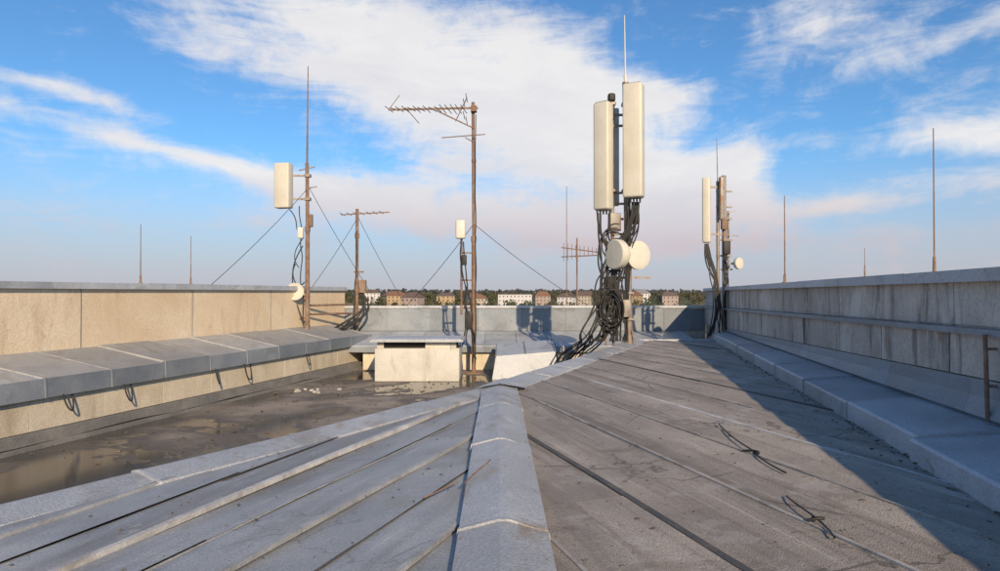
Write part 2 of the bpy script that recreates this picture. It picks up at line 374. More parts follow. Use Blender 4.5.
pw=empty('parapet_wall')
def zt(y,zn,zf): return zn+(zf-zn)*(y-5)/12.
def wallbits(mb,y0,y1,x0,x1,zb,ztp,step=None,gap=.0,xf=XR,jit=0.):
    ys=[y0]
    while ys[-1]<y1-.01: ys.append(min(y1,ys[-1]+(step or 99)))
    for a,b in zip(ys[:-1],ys[1:]):
        a2=a+gap;b2=b-gap; vs=[]; j=random.uniform(-jit,jit)
        for y in (a2,b2):
            vs+=[(xf(y)+x0+j,y,zb(y)),(xf(y)+x1,y,zb(y)),(xf(y)+x1,y,ztp(y)+j*.5),(xf(y)+x0+j,y,ztp(y)+j*.5)]
        mb.add(vs,[(0,1,2,3),(7,6,5,4),(0,4,5,1),(1,5,6,2),(2,6,7,3),(3,7,4,0)])
mb=MB(); wallbits(mb,Y0,YB,.03,.42,lambda y:DECK-.02,lambda y:zt(y,.13,.10)); mb.obj('wall_core',M_wallR,pw)
mb=MB(); wallbits(mb,Y0,YB,.012,.05,lambda y:zt(y,-.26,-.37),lambda y:zt(y,.10,.07),2.9,.006); mb.obj('upper_panels',M_wallR,pw)
mb=MB(); wallbits(mb,Y0,YB,-.03,.05,lambda y:zt(y,-.66,-.90),lambda y:zt(y,-.32,-.44),1.45,.012,XR,.006); mb.obj('lower_panels',M_wallR,pw)
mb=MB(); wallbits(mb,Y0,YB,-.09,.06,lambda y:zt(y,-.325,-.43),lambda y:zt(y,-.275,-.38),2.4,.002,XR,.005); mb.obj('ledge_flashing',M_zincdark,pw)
mb=MB(); wallbits(mb,Y0,YB,-.06,.47,lambda y:zt(y,.125,.10),lambda y:zt(y,.195,.155),1.9,.003,XR,.005); wallbits(mb,Y0,YB,-.078,-.066,lambda y:zt(y,.09,.07),lambda y:zt(y,.19,.15),1.9,.003); mb.obj('coping',M_zinc,pw)
mb=MB()
for i in range(len(yy)-1):
    vs=[]
    for y in (yy[i]+.6,yy[i+1]+.597):
        vs+=[(XR(y)-.035,y,zt(y,-.67,-.91)),(XR(y)-.05,y,zt(y,-.80,-.95)),(XR(y)-.10,y,RZ+.255),(XR(y)-.02,y,RZ+.18)]
    mb.add(vs,[(0,1,5,4),(1,2,6,5),(2,3,7,6),(3,0,4,7),(0,1,2,3),(7,6,5,4)])
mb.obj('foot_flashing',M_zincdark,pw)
mb=MB()
y=5.0
mb.cyl((XR(y)-.115,y,-.31),(XR(y)-.10,y,-.96),.016); mb.box((XR(y)-.07,y,-.42),(.08,.02,.02)); mb.box((XR(y)-.07,y,-.70),(.08,.02,.02))
mb.obj('rusty_conduit',M_rust,pw,True)

# ---------------------------------------------------------------- left walls
lw=empty('parapet_wall.001')
mb=MB(); wallbits(mb,Y0,YB,-.42,0.,lambda y:DECK-.02,lambda y:.12,None,0,XL); mb.obj('wall_core',M_wallL,lw)
mb=MB(); wallbits(mb,Y0,YB,-.47,.06,lambda y:.115,lambda y:.185,2.0,.003,XL,.006); wallbits(mb,Y0,YB,.068,.078,lambda y:.07,lambda y:.18,2.0,.003,XL); mb.obj('coping',M_zinc,lw)
mb=MB()
for y in (5.5,9.,11.6,14.3,17.1): mb.box((XL(y)+.001,y,-.45),(.012,.012,1.05),rz=-math.atan(.256))
mb.obj('wall_joints',M_skirt,lw)

low=empty('low_capped_wall')
mb=MB(); wallbits(mb,Y0,20.2,-.3,0.,lambda y:DECK+.22,lambda y:-1.53,1.25,.006,XLf,.004); mb.obj('block_face',M_wallLow,low)
mb=MB(); wallbits(mb,Y0,20.2,-.28,-.015,lambda y:DECK,lambda y:-1.5,None,0,XLf); mb.obj('block_core',M_skirt,low)
mb=MB(); wallbits(mb,Y0,20.2,-.02,.05,lambda y:DECK-.01,lambda y:DECK+.2,3.3,.004,XLf); wallbits(mb,Y0,20.2,.0,.22,lambda y:DECK-.01,lambda y:DECK+.05,3.3,.004,XLf); mb.obj('bitumen_upstand',M_skirt,low)
mb=MB(); mb2=MB()
y=Y0
while y<20.2:
    y2=min(20.2,y+1.15); j=random.uniform(-.012,.012)
    for (a,b,e) in ((y+.003,y2-.003,0.),(y-.014,y+.014,.009)):
        vs=[]
        for q in (a,b):
            vs+=[(XLf(q)+.06+e,q,-1.24+j+e),(XL(q)+.004,q,-.95+j+e),(XL(q)+.004,q,-1.1),(XLf(q)+.0,q,-1.34)]
        mb.add(vs,[(0,1,5,4),(1,2,6,5),(2,3,7,6),(3,0,4,7),(0,1,2,3),(7,6,5,4)])
        vs=[]
        for q in (a,b):
            vs+=[(XLf(q)+.075+e,q,-1.235+j+e),(XLf(q)+.09+e,q,-1.52),(XLf(q)+.02,q,-1.53),(XLf(q)+.02,q,-1.25+j)]
        mb2.add(vs,[(0,1,5,4),(1,2,6,5),(2,3,7,6),(3,0,4,7),(0,1,2,3),(7,6,5,4)])
    y=y2
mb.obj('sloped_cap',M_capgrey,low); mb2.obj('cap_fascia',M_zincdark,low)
cl=[]
for y in (9.9,11.0,13.2,14.1,16.5):
    x=XLf(y)+.11; h=random.uniform(.3,.6); w=random.uniform(.1,.4)
    cl.append(([(x,y,-1.5),(x+.03,y+.02,-1.5-h*.6),(x+.1,y+w*.4,-1.5-h),(x+.03,y+w*.9,-1.5-h*.7),(x-.02,y+w,-1.52)],random.uniform(.008,.013)))
for q in range(2): cl.append((wiggle((XLf(8)+.15,8+q*.3,DECK+.04),(XLf(17)+.2,17,DECK+.04),.05,16),.012))
cl=[([ (p[0],p[1],max(p[2],DECK+.03)) for p in pts],r) for pts,r in cl]
tubes('loose_cables',cl,M_black,low)

# ---------------------------------------------------------------- back wall and lean-to
bw=empty('parapet_wall.002')
xl,xr=XL(YB),XR(YB)
mb=MB(); mb.box(((xl+xr)/2,YB+.2,(DECK-.5)/2-.03),(xr-xl-.01,.36,-DECK-.5+.04)); mb.obj('wall_core',M_wallR,bw)
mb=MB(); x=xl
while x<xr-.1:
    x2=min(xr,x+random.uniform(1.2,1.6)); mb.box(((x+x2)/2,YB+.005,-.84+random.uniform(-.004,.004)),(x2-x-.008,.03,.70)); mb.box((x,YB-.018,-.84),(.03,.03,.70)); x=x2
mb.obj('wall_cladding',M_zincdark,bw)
mb=MB(); x=xl
while x<xr-.1:
    x2=min(xr,x+2.); mb.box(((x+x2)/2,YB+.2,-.44+random.uniform(-.004,.004)),(x2-x-.006,.5,.07)); x=x2
mb.obj('coping',M_zinc,bw)
lt=empty('lean_to_ledge')
mb=MB(); x=XL(19)+1.1; mbf=MB()
while x<5.75:
    x2=min(5.75,x+random.uniform(.85,1.1))
    mb.add([(x+.004,18.9,-1.50),(x2-.004,18.9,-1.50),(x2-.004,YB-.02,-1.20),(x+.004,YB-.02,-1.20),(x+.004,18.9,-1.56),(x2-.004,18.9,-1.56),(x2-.004,YB-.02,-1.26),(x+.004,YB-.02,-1.26)],[(0,1,2,3),(7,6,5,4),(0,4,5,1),(1,5,6,2),(2,6,7,3),(3,7,4,0)])
    mb.bar((x,18.89,-1.485),(x,YB-.03,-1.185),.03,.03)
    mbf.box(((x+x2)/2,18.88,-1.60),(x2-x-.006,.03,.16))
    x=x2
mb.obj('ledge_sheets',M_zinc,lt); mbf.obj('ledge_fascia',M_zincdark,lt)
mb=MB(); mb.box((.9,19.05,-1.88),(9.6,.1,.62)); mb.obj('ledge_face',M_wallLow,lt)

vb=empty('ventilation_box')
rbox('housing',(-2.06,17.2,-1.79),(2.1,1.3,.82),.02,M_ventbox,vb)
mb=MB(); mb.box((-2.06,17.25,-1.30),(1.9,1.1,.16)); mb.obj('vent_slot_shade',M_dark,vb)  # solid near-black block paints the shade inside the open slot
mb=MB()
for x,w_ in ((-2.98,.16),(-1.55,.62),(-1.16,.14)): mb.box((x,16.66,-1.30),(w_,.05,.16))
mb.obj('neck_blocks',M_ventbox,vb)
mb=MB(); mb.box((-2.06,17.2,-1.19),(2.3,1.5,.05)); mb.box((-2.06,17.2,-1.155),(2.2,1.4,.02)); mb.obj('lid',M_zinc,vb)
vb2=empty('roof_hatch')
mb=MB(); mb.add([(-.2,17.0,DECK),(1.5,17.0,DECK),(1.5,18.6,DECK),(-.2,18.6,DECK),(-.1,17.1,-1.62),(1.42,17.1,-1.5),(1.42,18.5,-1.3),(-.1,18.5,-1.42)],[(0,1,5,4),(1,2,6,5),(2,3,7,6),(3,0,4,7),(4,5,6,7)])
mb.obj('hatch_cladding',M_zinc,vb2)
mb=MB()
for u in (0,.5,1.): mb.bar((-.1+1.52*u,17.08,-1.61+.12*u),(-.1+1.52*u,18.5,-1.41+.12*u),.03,.03)
mb.obj('hatch_seams',M_zincdark,vb2)

mb=MB()
for i in range(16):
    y=random.uniform(13,17.0); x=random.uniform(XLf(y)+.5,XLf(y)+2.2)
    s=random.uniform(.02,.06); mb.box((x,y,DECK+.01+s*.15),(s*2,s,s*.4),rz=random.random()*3,rx=random.uniform(-.2,.2))
for i in range(320):
    y=random.uniform(8.5,17.5); x=random.uniform(XLf(y)+.3,-.5)
    s=random.uniform(.008,.03); mb.box((x,y,DECK+.004+s*.15),(s*2,s,s*.5),rz=random.random()*3,rx=random.uniform(-.2,.2))
mb.obj('roof_debris',M_grit)
mb=MB()
for i in range(9):
    mb.box((random.uniform(-4.6,-3.6),random.uniform(14.6,15.5),DECK+.02),(random.uniform(.04,.16),random.uniform(.03,.08),.03),rz=random.random()*3)
mb.obj('broken_tile_pieces',M_ventbox)

# ---------------------------------------------------------------- main cell mast
T=empty('cell_antenna_mast')
tx,ty=2.96,15.3
mb=MB(); mb.cyl((tx,ty,-1.25),(tx-.07,ty,4.85),.085,.075,18); mb.cyl((tx,ty,-1.2),(tx,ty,-1.165),.22); mb.cyl((tx,ty,-1.18),(tx,ty,-.95),.11)
for i in range(4):
    a=i*math.pi/2+.4; mb.bar((tx+math.cos(a)*.2,ty+math.sin(a)*.2,-1.16),(tx+math.cos(a)*.08,ty+math.sin(a)*.08,-.85),.015,.03)
mb.obj('main_pole',M_galv,T,True)
mb=MB(); mb.cyl((tx-.37,ty+.02,1.2),(tx-.39,ty+.02,4.45),.045); mb.obj('side_pole',M_galv,T,True)
rbox('pole_cap_unit',(tx-.39,ty+.02,4.50),(.17,.17,.2),.05,M_black,T)
rbox('pole_joint_unit',(tx-.39,ty+.02,4.15),(.13,.13,.35),.03,M_black,T)
mb=MB(); mb.cyl((tx-.07,ty,4.8),(tx-.075,ty,5.02),.035); mb.cyl((tx-.075,ty,5.0),(tx-.09,ty,6.4),.018,.010); mb.obj('whip_aerial',M_white,T,True)
rbox('sector_panel_1',(2.33,15.0,3.08),(.38,.28,2.42),.045,M_panel,T,rz=R(-38))
rbox('sector_panel_2',(2.99,14.88,3.40),(.44,.32,2.55),.05,M_panel,T,rz=R(-26))
rbox('sector_panel_3',(2.66,15.7,3.2),(.30,.2,2.3),.04,M_panel,T,rz=R(170))
mb=MB()
for (cx,cy,cz,w,h,a) in ((2.33,15.,3.08,.38,2.42,-38),(2.99,14.88,3.40,.44,2.55,-26)):
    for s in (-1,1): mb.box((cx,cy,cz+s*h/2),(w*.8,.2,.03),rz=R(a))
mb.obj('panel_end_caps',M_galv,T)
mb=MB()
for z in (2.1,2.35,3.9,4.15):
    mb.bar((2.33,15.05,z),(tx-.38,ty+.02,z),.05,.05); mb.bar((tx-.38,ty+.02,z-.05),(tx-.03,ty,z-.05),.05,.05)
for z in (2.35,4.35):
    mb.bar((3.0,15.0,z),(tx-.03,ty,z),.1,.06); mb.box((tx-.03,ty,z),(.24,.24,.07)); mb.box((tx-.38,ty,z),(.15,.16,.06))
for z in (1.35,1.7): mb.bar((tx-.42,ty+.02,z),(tx+.1,ty,z),.05,.05)
mb.bar((tx-.55,ty,.35),(tx+.5,ty,.35),.05,.05); mb.bar((tx-.5,ty+.1,-.2),(tx+.1,ty,-.2),.04,.04)
mb.bar((tx-.25,ty-.06,.8),(tx,ty,.8),.06,.06); mb.bar((tx+.1,ty-.04,.8),(tx,ty,.8),.06,.06)
for z in (-.6,.0,.6,1.1): mb.box((tx-.02,ty,z),(.22,.22,.05))
mb.obj('brackets',M_galv,T)
mb=MB()
for (cx,cy,cz) in ((2.33,15.,1.87),(2.99,14.88,2.12)):
    for i in range(5): mb.cyl((cx-.14+i*.07,cy,cz+.02),(cx-.14+i*.07,cy,cz-.1),.02)
mb.obj('connectors',M_black,T)
dish('microwave_dish_1',(2.72,14.98,.86),(-.86,-.50,.02),.34,.22,M_panel,T)
dish('microwave_dish_2',(3.12,15.28,.86),(.45,-.88,0),.33,.12,M_panel,T)
rbox('radio_unit_1',(2.62,15.25,1.62),(.26,.18,.42),.02,M_galv,T,rz=.2)
rbox('radio_unit_2',(2.86,15.12,-.35),(.2,.14,.4),.02,M_galv,T)
rbox('radio_unit_3',(3.08,15.2,1.75),(.16,.16,.36),.02,M_black,T)
cb=[]
for i in range(20):
    sx=random.choice([2.33,2.99])+random.uniform(-.14,.14); sz=1.8 if sx<2.7 else 2.05
    ex=random.uniform(2.5,2.95)
    mid=[(sx,15.,sz-.25),(sx+random.uniform(-.18,.15),15.05,sz-.6),(ex+random.uniform(-.35,.15),15.1,random.uniform(.6,1.1)),(ex+random.uniform(-.35,.15),15.1,random.uniform(-.1,.4)),(ex+random.uniform(-.25,.15),15.15,random.uniform(-.8,-.4)),(2.55+random.uniform(-.4,.3),15.2,-1.1)]
    cb.append(([(sx,15.,sz)]+mid,random.uniform(.012,.024)))
for i in range(16):
    z0=random.uniform(-.1,1.6); z1=z0-random.uniform(.5,1.3); z1=max(z1,-1.); b=random.uniform(.25,.75)
    cb.append(([(2.75,15.2,z0),(2.75-b*.7,15.1,z0+.1),(2.75-b,15.05,(z0+z1)/2),(2.75-b*.8,15.1,z1),(2.7,15.2,z1-.1)],random.uniform(.009,.02)))
for i in range(12):
    x0=2.6+random.uniform(-.25,.2); lp=random.uniform(0,.5)
    cb.append(([(x0,15.15,random.uniform(-.2,.6)),(x0-.1-lp*.5,15.,-.5),(x0-.3-lp,14.9,-.8-random.random()*.3),(x0-.2-random.random()*.5,15.1+random.random()*.4,-1.1),(x0-.7-random.random()*.5,15.9+random.random()*.6,-1.6),(x0-.9-random.random()*.6,16.6+random.random()*.6,DECK+.05)],random.uniform(.012,.02)))
for i in range(6):
    cb.append((wiggle((tx-.02,ty-.1,2.3),(tx-.06,ty-.1,-1.1),.06,9),.014))
for i in range(7):
    a=random.uniform(0,6.28); rr=random.uniform(.18,.32); cb.append(([(2.5+rr*math.cos(a+k*.9),15.0+.1*math.sin(k),-.45+rr*1.6*math.sin(a+k*.9)+.02*k) for k in range(8)],.013))
cb=[([ (p[0],p[1],max(p[2],-1.12) if p[0]>(p[1]-8.5)*.417+.05 else p[2]) for p in pts],r) for pts,r in cb]
tubes('cable_bundle',cb,M_black,T)
tubes('rusty_conduit',[([(2.6,15.3,-1.2),(2.62,15.3,.0),(2.58,15.3,1.5)],.03),([(2.42,15.25,-1.2),(2.45,15.3,.9)],.02)],M_rust,T)

# ---------------------------------------------------------------- TV mast
Y=empty('television_antenna_mast'); mx,my=-.72,18.3
mb=MB(); mb.cyl((mx,my,DECK),(mx,my,1.5),.06); mb.cyl((mx,my,1.45),(mx-.02,my,5.25),.045); mb.cyl((mx,my,1.4),(mx,my,1.56),.075); mb.box((mx,my,DECK+.02),(.4,.4,.04))
mb.cyl((mx,my,-.3),(mx,my,-.2),.08); mb.cyl((mx,my,3.6),(mx,my,3.68),.065)
mb.obj('mast_pole',M_rust,Y,True)
mb=MB(); mb.bar((-3.05,my-.1,5.02),(mx+.12,my-.1,5.07),.045,.045); mb.bar((-1.75,my-.1,5.0),(mx,my-.06,4.52),.03,.03)
mb.box((mx,my-.05,5.05),(.16,.2,.16))
mb.obj('yagi_boom',M_rust,Y)
el=[]
for i in range(15):
    x=-3.02+i*.145+random.uniform(-.02,.02); L=.30+.012*i; tl=random.uniform(-.03,.03)
    el.append(([(x-.06,my-.1-L,5.03-.02+tl),(x+.06,my-.1+L,5.03+.02-tl)],.011))
for z in (4.72,4.86,5.2,5.34): el.append(([(mx-.35+abs(z-5.03)*.5,my-.5,z),(mx-.35+abs(z-5.03)*.5,my+.3,z)],.010))
el.append(([(mx-.5,my-.1,4.7),(mx-.18,my-.1,5.36)],.013)); el.append(([(-.95,my-.1,4.25),(mx,my,4.15)],.014)); el.append(([(-1.6,my-.1,4.25),(-.4,my-.2,4.32)],.014))
el.append(([(-3.05,my-.1,5.02),(-2.75,my-.1,5.42)],.01)); el.append(([(-2.55,my-.4,5.0),(-2.25,my+.2,4.72)],.01))
tubes('yagi_elements',el,M_rust,Y,False)
tubes('coax_cable',[(wiggle((mx+.06,my-.06,4.9),(mx+.05,my-.08,-1.9),.03,14),.012),(wiggle((-1.0,my-.1,1.4),(-.75,my-.1,-1.9),.1,10),.018),(wiggle((-1.05,my-.1,1.4),(-.85,my-.1,-1.9),.09,10),.018),(wiggle((-.95,my-.1,.2),(-.65,my-.1,-1.8),.12,9),.02),(wiggle((-.9,my-.15,-.9),(-1.2,my-.3,-2.1),.12,6),.02)],M_black,Y)
mb=MB(); mb.cyl((-1.06,my,-.6),(-1.06,my,1.5),.03)
for z in (-.4,.35,1.1): mb.bar((-1.1,my,z),(mx,my,z),.04,.04)
mb.obj('side_pole',M_rust,Y)
rbox('small_radio_antenna',(-1.08,my-.08,1.74),(.27,.18,.52),.05,M_white,Y)
rbox('junction_box',(-.86,my-.08,-.75),(.2,.14,.5),.02,M_black,Y)
rbox('amplifier_box',(-.98,my-.1,.9),(.14,.1,.28),.02,M_black,Y)

# ---------------------------------------------------------------- left mast
Lm=empty('panel_antenna_mast'); lx,ly=-5.33,18.45
mb=MB(); mb.cyl((lx,ly,-1.02),(lx,ly,1.8),.06); mb.cyl((lx,ly,1.75),(lx-.02,ly,3.6),.05); mb.cyl((lx-.02,ly,3.5),(lx-.0,ly,6.3),.028,.012); mb.cyl((lx,ly,1.7),(lx,ly,1.85),.075)
for z in (-.7,-.1): mb.bar((lx-.3,ly,z),(lx+.07,ly,z),.05,.05)
mb.obj('mast_pole',M_rust,Lm,True)
rbox('panel_antenna',(-5.96,ly-.12,2.95),(.44,.28,1.24),.035,M_panel,Lm,rz=R(-12))
mb=MB()
for z in (2.6,3.25): mb.bar((-5.8,ly-.05,z),(lx,ly,z),.05,.05); mb.box((lx,ly,z),(.16,.16,.08))
mb.bar((lx-.25,ly,3.4),(lx+.2,ly,3.5),.03,.03); mb.bar((lx-.02,ly,2.9),(lx+.25,ly,2.95),.03,.03)
mb.obj('brackets',M_galv,Lm)
rbox('amplifier_box_1',(lx-.18,ly-.05,1.66),(.16,.12,.3),.02,M_white,Lm)
rbox('amplifier_box_2',(lx+.1,ly-.03,2.0),(.1,.12,.35),.02,M_rust,Lm)
dish('satellite_dish',(-5.60,ly-.25,.02),(.25,-.9,.2),.24,.10,M_panel,Lm,False)
tubes('cables',[(wiggle((lx-.2,ly-.1,2.4),(lx-.07,ly-.08,-.9),.06,12),.014),(wiggle((-5.8,ly-.1,2.3),(lx-.1,ly-.08,1.5),.1,5,.1),.014),([(lx-.1,ly-.1,1.3),(lx-.35,ly-.1,.9),(lx-.45,ly-.1,.4),(lx-.2,ly-.1,.1),(lx-.05,ly-.1,.3)],.016),([(lx-.3,ly-.1,.8),(lx-.5,ly-.1,.5),(lx-.3,ly-.15,-.3),(lx-.05,ly-.15,-.8)],.016),([(lx-.1,ly-.1,1.5),(lx-.5,ly-.1,1.0),(lx-.2,ly-.1,.7)],.012)],M_black,Lm)

S=empty('television_aerial'); sx,sy=-4.42,20.6
mb=MB(); mb.cyl((sx,sy,-1.4),(sx,sy,2.6),.05); mb.cyl((sx,sy,1.7),(sx,sy,1.85),.075); mb.bar((sx-.5,sy,2.42),(sx+1.0,sy,2.5),.03,.03); mb.bar((sx-.1,sy,.1),(sx+.35,sy,.1),.05,.05); mb.bar((sx-.1,sy,.65),(sx+.2,sy,.65),.05,.05)
mb.obj('mast_pole',M_rust,S)
tubes('aerial_elements',[([(sx-.45+i*.2,sy-.35,2.43+i*.01),(sx-.45+i*.2,sy+.35,2.43+i*.01)],.010) for i in range(7)],M_rust,S,False)
tubes('cables',[(wiggle((sx,sy-.08,1.9),(sx-.05,sy-.1,-1.3),.05,9),.015)]+[([(sx+.1,sy-.1,-.1+random.random()*.3),(sx+.5,sy-.2,-.2-random.random()*.3),(sx+random.uniform(-.5,.6),sy-.3,-.8),(sx-random.random()*.8,sy-.9,-1.15),(sx-.6-random.random()*.4,sy-2.,-1.3)],.02) for _ in range(9)],M_black,S)
rbox('junction_box',(sx+.2,sy-.12,.2),(.22,.16,.4),.02,M_rust,S)
tubes('rail_conduit',[([(lx+.0,ly+.3,-.35),(-4.5,20.4,-.35)],.03),([(lx+.0,ly+.3,-.6),(-4.5,20.4,-.62)],.03)],M_rust,S,False)

Q=empty('cell_antenna_mast.001'); qx,qy=5.62,17.0
mb=MB(); mb.cyl((qx+.1,qy,-1.3),(qx+.1,qy,3.0),.055); mb.cyl((qx-.06,qy,-.2),(qx-.06,qy,2.85),.04); mb.cyl((qx-.06,qy,2.8),(qx-.08,qy,3.95),.014,.009); mb.cyl((qx+.24,qy+.1,.6),(qx+.24,qy+.1,2.1),.03)
mb.obj('poles',M_galv,Q,True)
rbox('sector_panel_1',(5.24,qy-.1,2.1),(.2,.16,1.66),.04,M_panel,Q,rz=R(-25))
rbox('sector_panel_2',(5.62,qy-.12,2.4),(.12,.12,1.1),.03,M_galv,Q)
mb=MB()
for z in (1.5,2.7): mb.bar((5.24,qy-.05,z),(qx+.12,qy,z),.04,.05)
for z in (.6,.95,1.35,1.9,2.2,2.6): mb.bar((qx-.1,qy,z),(qx+.32,qy+.05,z),.04,.04)
mb.bar((qx+.1,qy,2.0),(qx+.4,qy,2.1),.02,.02); mb.bar((qx+.1,qy,1.5),(qx+.45,qy,1.45),.02,.02)
mb.obj('brackets',M_galv,Q)
rbox('radio_unit_1',(qx+.12,qy-.1,1.15),(.18,.14,.34),.02,M_black,Q); rbox('radio_unit_2',(qx+.06,qy-.1,1.75),(.14,.12,.28),.02,M_rust,Q)
dish('microwave_dish',(qx+.4,qy-.05,.75),(.5,-.8,0),.15,.1,M_panel,Q)
cb=[]
for i in range(12):
    a=random.uniform(5.2,5.3); cb.append(([(a,qy-.1,1.25),(a+random.uniform(-.08,.1),qy-.1,.9),(5.25+random.random()*.35,qy-.15,.5),(5.3+random.random()*.35,qy-.15,.1),(5.4+random.random()*.25,qy-.15,-.4),(5.25+random.random()*.4,qy-.1,-1.1)],.014))
for i in range(4): cb.append((wiggle((qx+.1,qy-.1,1.2),(qx+.1,qy-.12,-1.),.09,8),.015))
tubes('cable_bundle',cb,M_black,Q)

def rod(x,y,z0,z1,r=.014,m=M_rust,name='lightning_rod'):
    mb=MB(); mb.cyl((x,y,z0),(x,y,z1),r,r*.55,8); mb.cyl((x,y,z0),(x,y,z0+.16),r*2.0,r*1.6,8); mb.box((x,y,z0+.01),(r*6,r*6,.02)); mb.obj(name,m,None,True)
rod(XR(11.6)+.15,11.75,.17,1.72,.014); rod(XR(6.2)+.12,6.25,.18,1.55,.008); rod(XR(7.9)+.3,8.3,.18,.56,.005)
rod(XL(13.05)-.2,13.2,.18,1.36,.012); rod(XL(14.4)-.2,14.6,.18,1.25,.011); rod(2.12,21.2,-.41,3.4,.016)
U=empty('television_aerial.001')
mb=MB(); mb.cyl((2.45,21.2,-.41),(2.45,21.2,1.75),.025); mb.obj('mast_pole',M_rust,U)
tubes('aerial_elements',[([(1.95,21.2,1.45),(3.1,21.2,1.3)],.018),([(1.95,21.2,1.15),(3.1,21.2,1.2)],.018)]+[([(2.0+i*.13,20.95,1.0+.03*i),(2.05+i*.13,21.4,1.6-.02*i)],.009) for i in range(9)],M_rust,U,False)

def guy(a,b,s=.05,r=.007):
    tubes('guy_wire',[(sag(a,b,s),r)],M_black)
guy((lx,ly,2.9),(XL(14.9),14.9,.19),.08)
guy((lx+.05,ly,2.9),(-4.05,20.9,.0),.06)
guy((sx+.05,sy,2.3),(-3.0,21.1,-.4),.05); guy((sx,sy,2.3),(XL(19.)+.0,19.2,.19),.05)
guy((mx,my,1.9),(-2.95,21.1,-.4),.08,.008); guy((mx,my,1.9),(2.7,21.1,-.35),.1,.008)

sc=[([(1.95,5.95,RZ+.03),(1.82,5.2,RZ+.05),(1.92,4.95,RZ+.03),(1.80,4.7,RZ+.04),(1.86,4.35,RZ+.03)],.006),
    ([(1.80,4.95,RZ+.03),(1.9,4.85,RZ+.07),(1.84,4.7,RZ+.05),(1.86,4.9,RZ+.03)],.009),
    ([(1.65,3.85,RZ+.03),(1.60,3.6,RZ+.05),(1.66,3.45,RZ+.04),(1.6,3.2,RZ+.03)],.005),
    ([(1.58,3.44,RZ+.03),(1.63,3.40,RZ+.06),(1.68,3.43,RZ+.04),(1.64,3.48,RZ+.03),(1.6,3.42,RZ+.05)],.009)]
tubes('cable_scrap',sc,M_black)
tubes('wire_offcut',[([(-.21,3.95,RZ+.075),(-.15,4.15,RZ+.09),(-.06,4.35,RZ+.115)],.005)],M_rust)
tubes('wire_offcut',[([(-.44,3.85,RZ+.02),(-.36,3.95,RZ+.03),(-.26,4.1,RZ+.04)],.005)],M_rust)

# ---------------------------------------------------------------- ground, houses, trees
def gz(x,y):
    d=math.hypot(x,y)
    if d<150: b=-24
    elif d<900: b=-24+14*((d-150)/750)
    elif d<2200: b=-10+9.*((d-900)/1300)
    else: b=-1.
    if d>150: b+=1.5*noise.noise(Vector((x/300,y/300,0)))*min(1,(d-150)/300)
    return b
vs=[];fs=[]; rings=[0,40,90,150,250,350,450,600,750,900,1100,1400,1800,2200,3000,4500,7000]; n=72
for r in rings:
    for i in range(n):
        a=2*math.pi*i/n; x=r*math.sin(a); y=r*math.cos(a); vs.append((x,y,gz(x,y)))
for k in range(len(rings)-1):
    for i in range(n): fs.append((k*n+i,k*n+(i+1)%n,(k+1)*n+(i+1)%n,(k+1)*n+i))
mk('ground',vs,fs,M_ground)
def house(name,x,y,w,d,h,rh,wm,rm,rz,floors=2):
    e=empty(name); g=gz(x,y)-1
    Mz=Matrix.Rotation(rz,3,'Z'); P=lambda a,b,c:Vector((x,y,g))+Mz@Vector((a,b,c))
    mb=MB(); mb.box(P(0,0,(h+1)/2),(w,d,h+1),rz=rz); mb.obj('walls',wm,e)
    mb=MB(); o=.6; H=h+1
    if rh>0: mb.add([P(-w/2-o,-d/2-o,H),P(w/2+o,-d/2-o,H),P(w/2+o,d/2+o,H),P(-w/2-o,d/2+o,H),P(-w/2+(d*.3 if w>d else 0),0,H+rh),P(w/2-(d*.3 if w>d else 0),0,H+rh)],[(0,1,5,4),(2,3,4,5),(1,2,5),(3,0,4),(3,2,1,0)])
    else: mb.box(P(0,0,H+.25),(w+.6,d+.6,.5),rz=rz)
    mb.obj('roof',rm,e)
    mb=MB(); nw=max(2,int(w/3.5))
    for f in range(floors):
        for i in range(nw):
            for s in (-1,1): mb.box(P(-w/2+w*(i+.5)/nw,s*(d/2+.02),1+h*(f+.55)/floors),(1.1,.1,1.3),rz=rz)
    mb.obj('windows',M_glass,e)
    mb=MB(); mb.box(P(w*.2,.5,H+max(rh,.5)*.8),(.8,.8,2.)); mb.obj('chimney',M_roofs[1],e)
specs=[(-98,620,20,14,12.5,4,0,0,.5,4),(-68,520,14,12,13.0,4,2,1,-.35,3),(-52,640,17,13,12,3,0,1,.05,4),(-20,600,14,12,10.5,4,3,0,.5,3),(15,680,34,20,12.5,0,1,2,0,3),(66,660,16,12,10.5,4,1,1,-.4,3),(46,720,16,12,10,5,2,0,.0,3),(112,620,15,12,11,5,1,1,.4,3),(138,690,17,12,11,4,0,0,-.5,3),(164,650,16,12,11.5,4,2,1,.1,3),(-150,780,20,14,12,4,1,1,.1,4),(-290,780,26,14,12,4,1,0,.1,4),(165,780,18,14,11,5,1,2,.1,3),(92,720,14,14,10,5,3,1,-.3,3),(-28,720,14,12,10,4,1,1,.3,3)]
for i,s in enumerate(specs):
    nm='apartment_building' if s[9]>=4 else ('warehouse' if s[5]==0 else 'house')
    house(nm,s[0],s[1],s[2],s[3],s[4],s[5],M_walls[s[6]],M_roofs[s[7]],s[8],s[9])
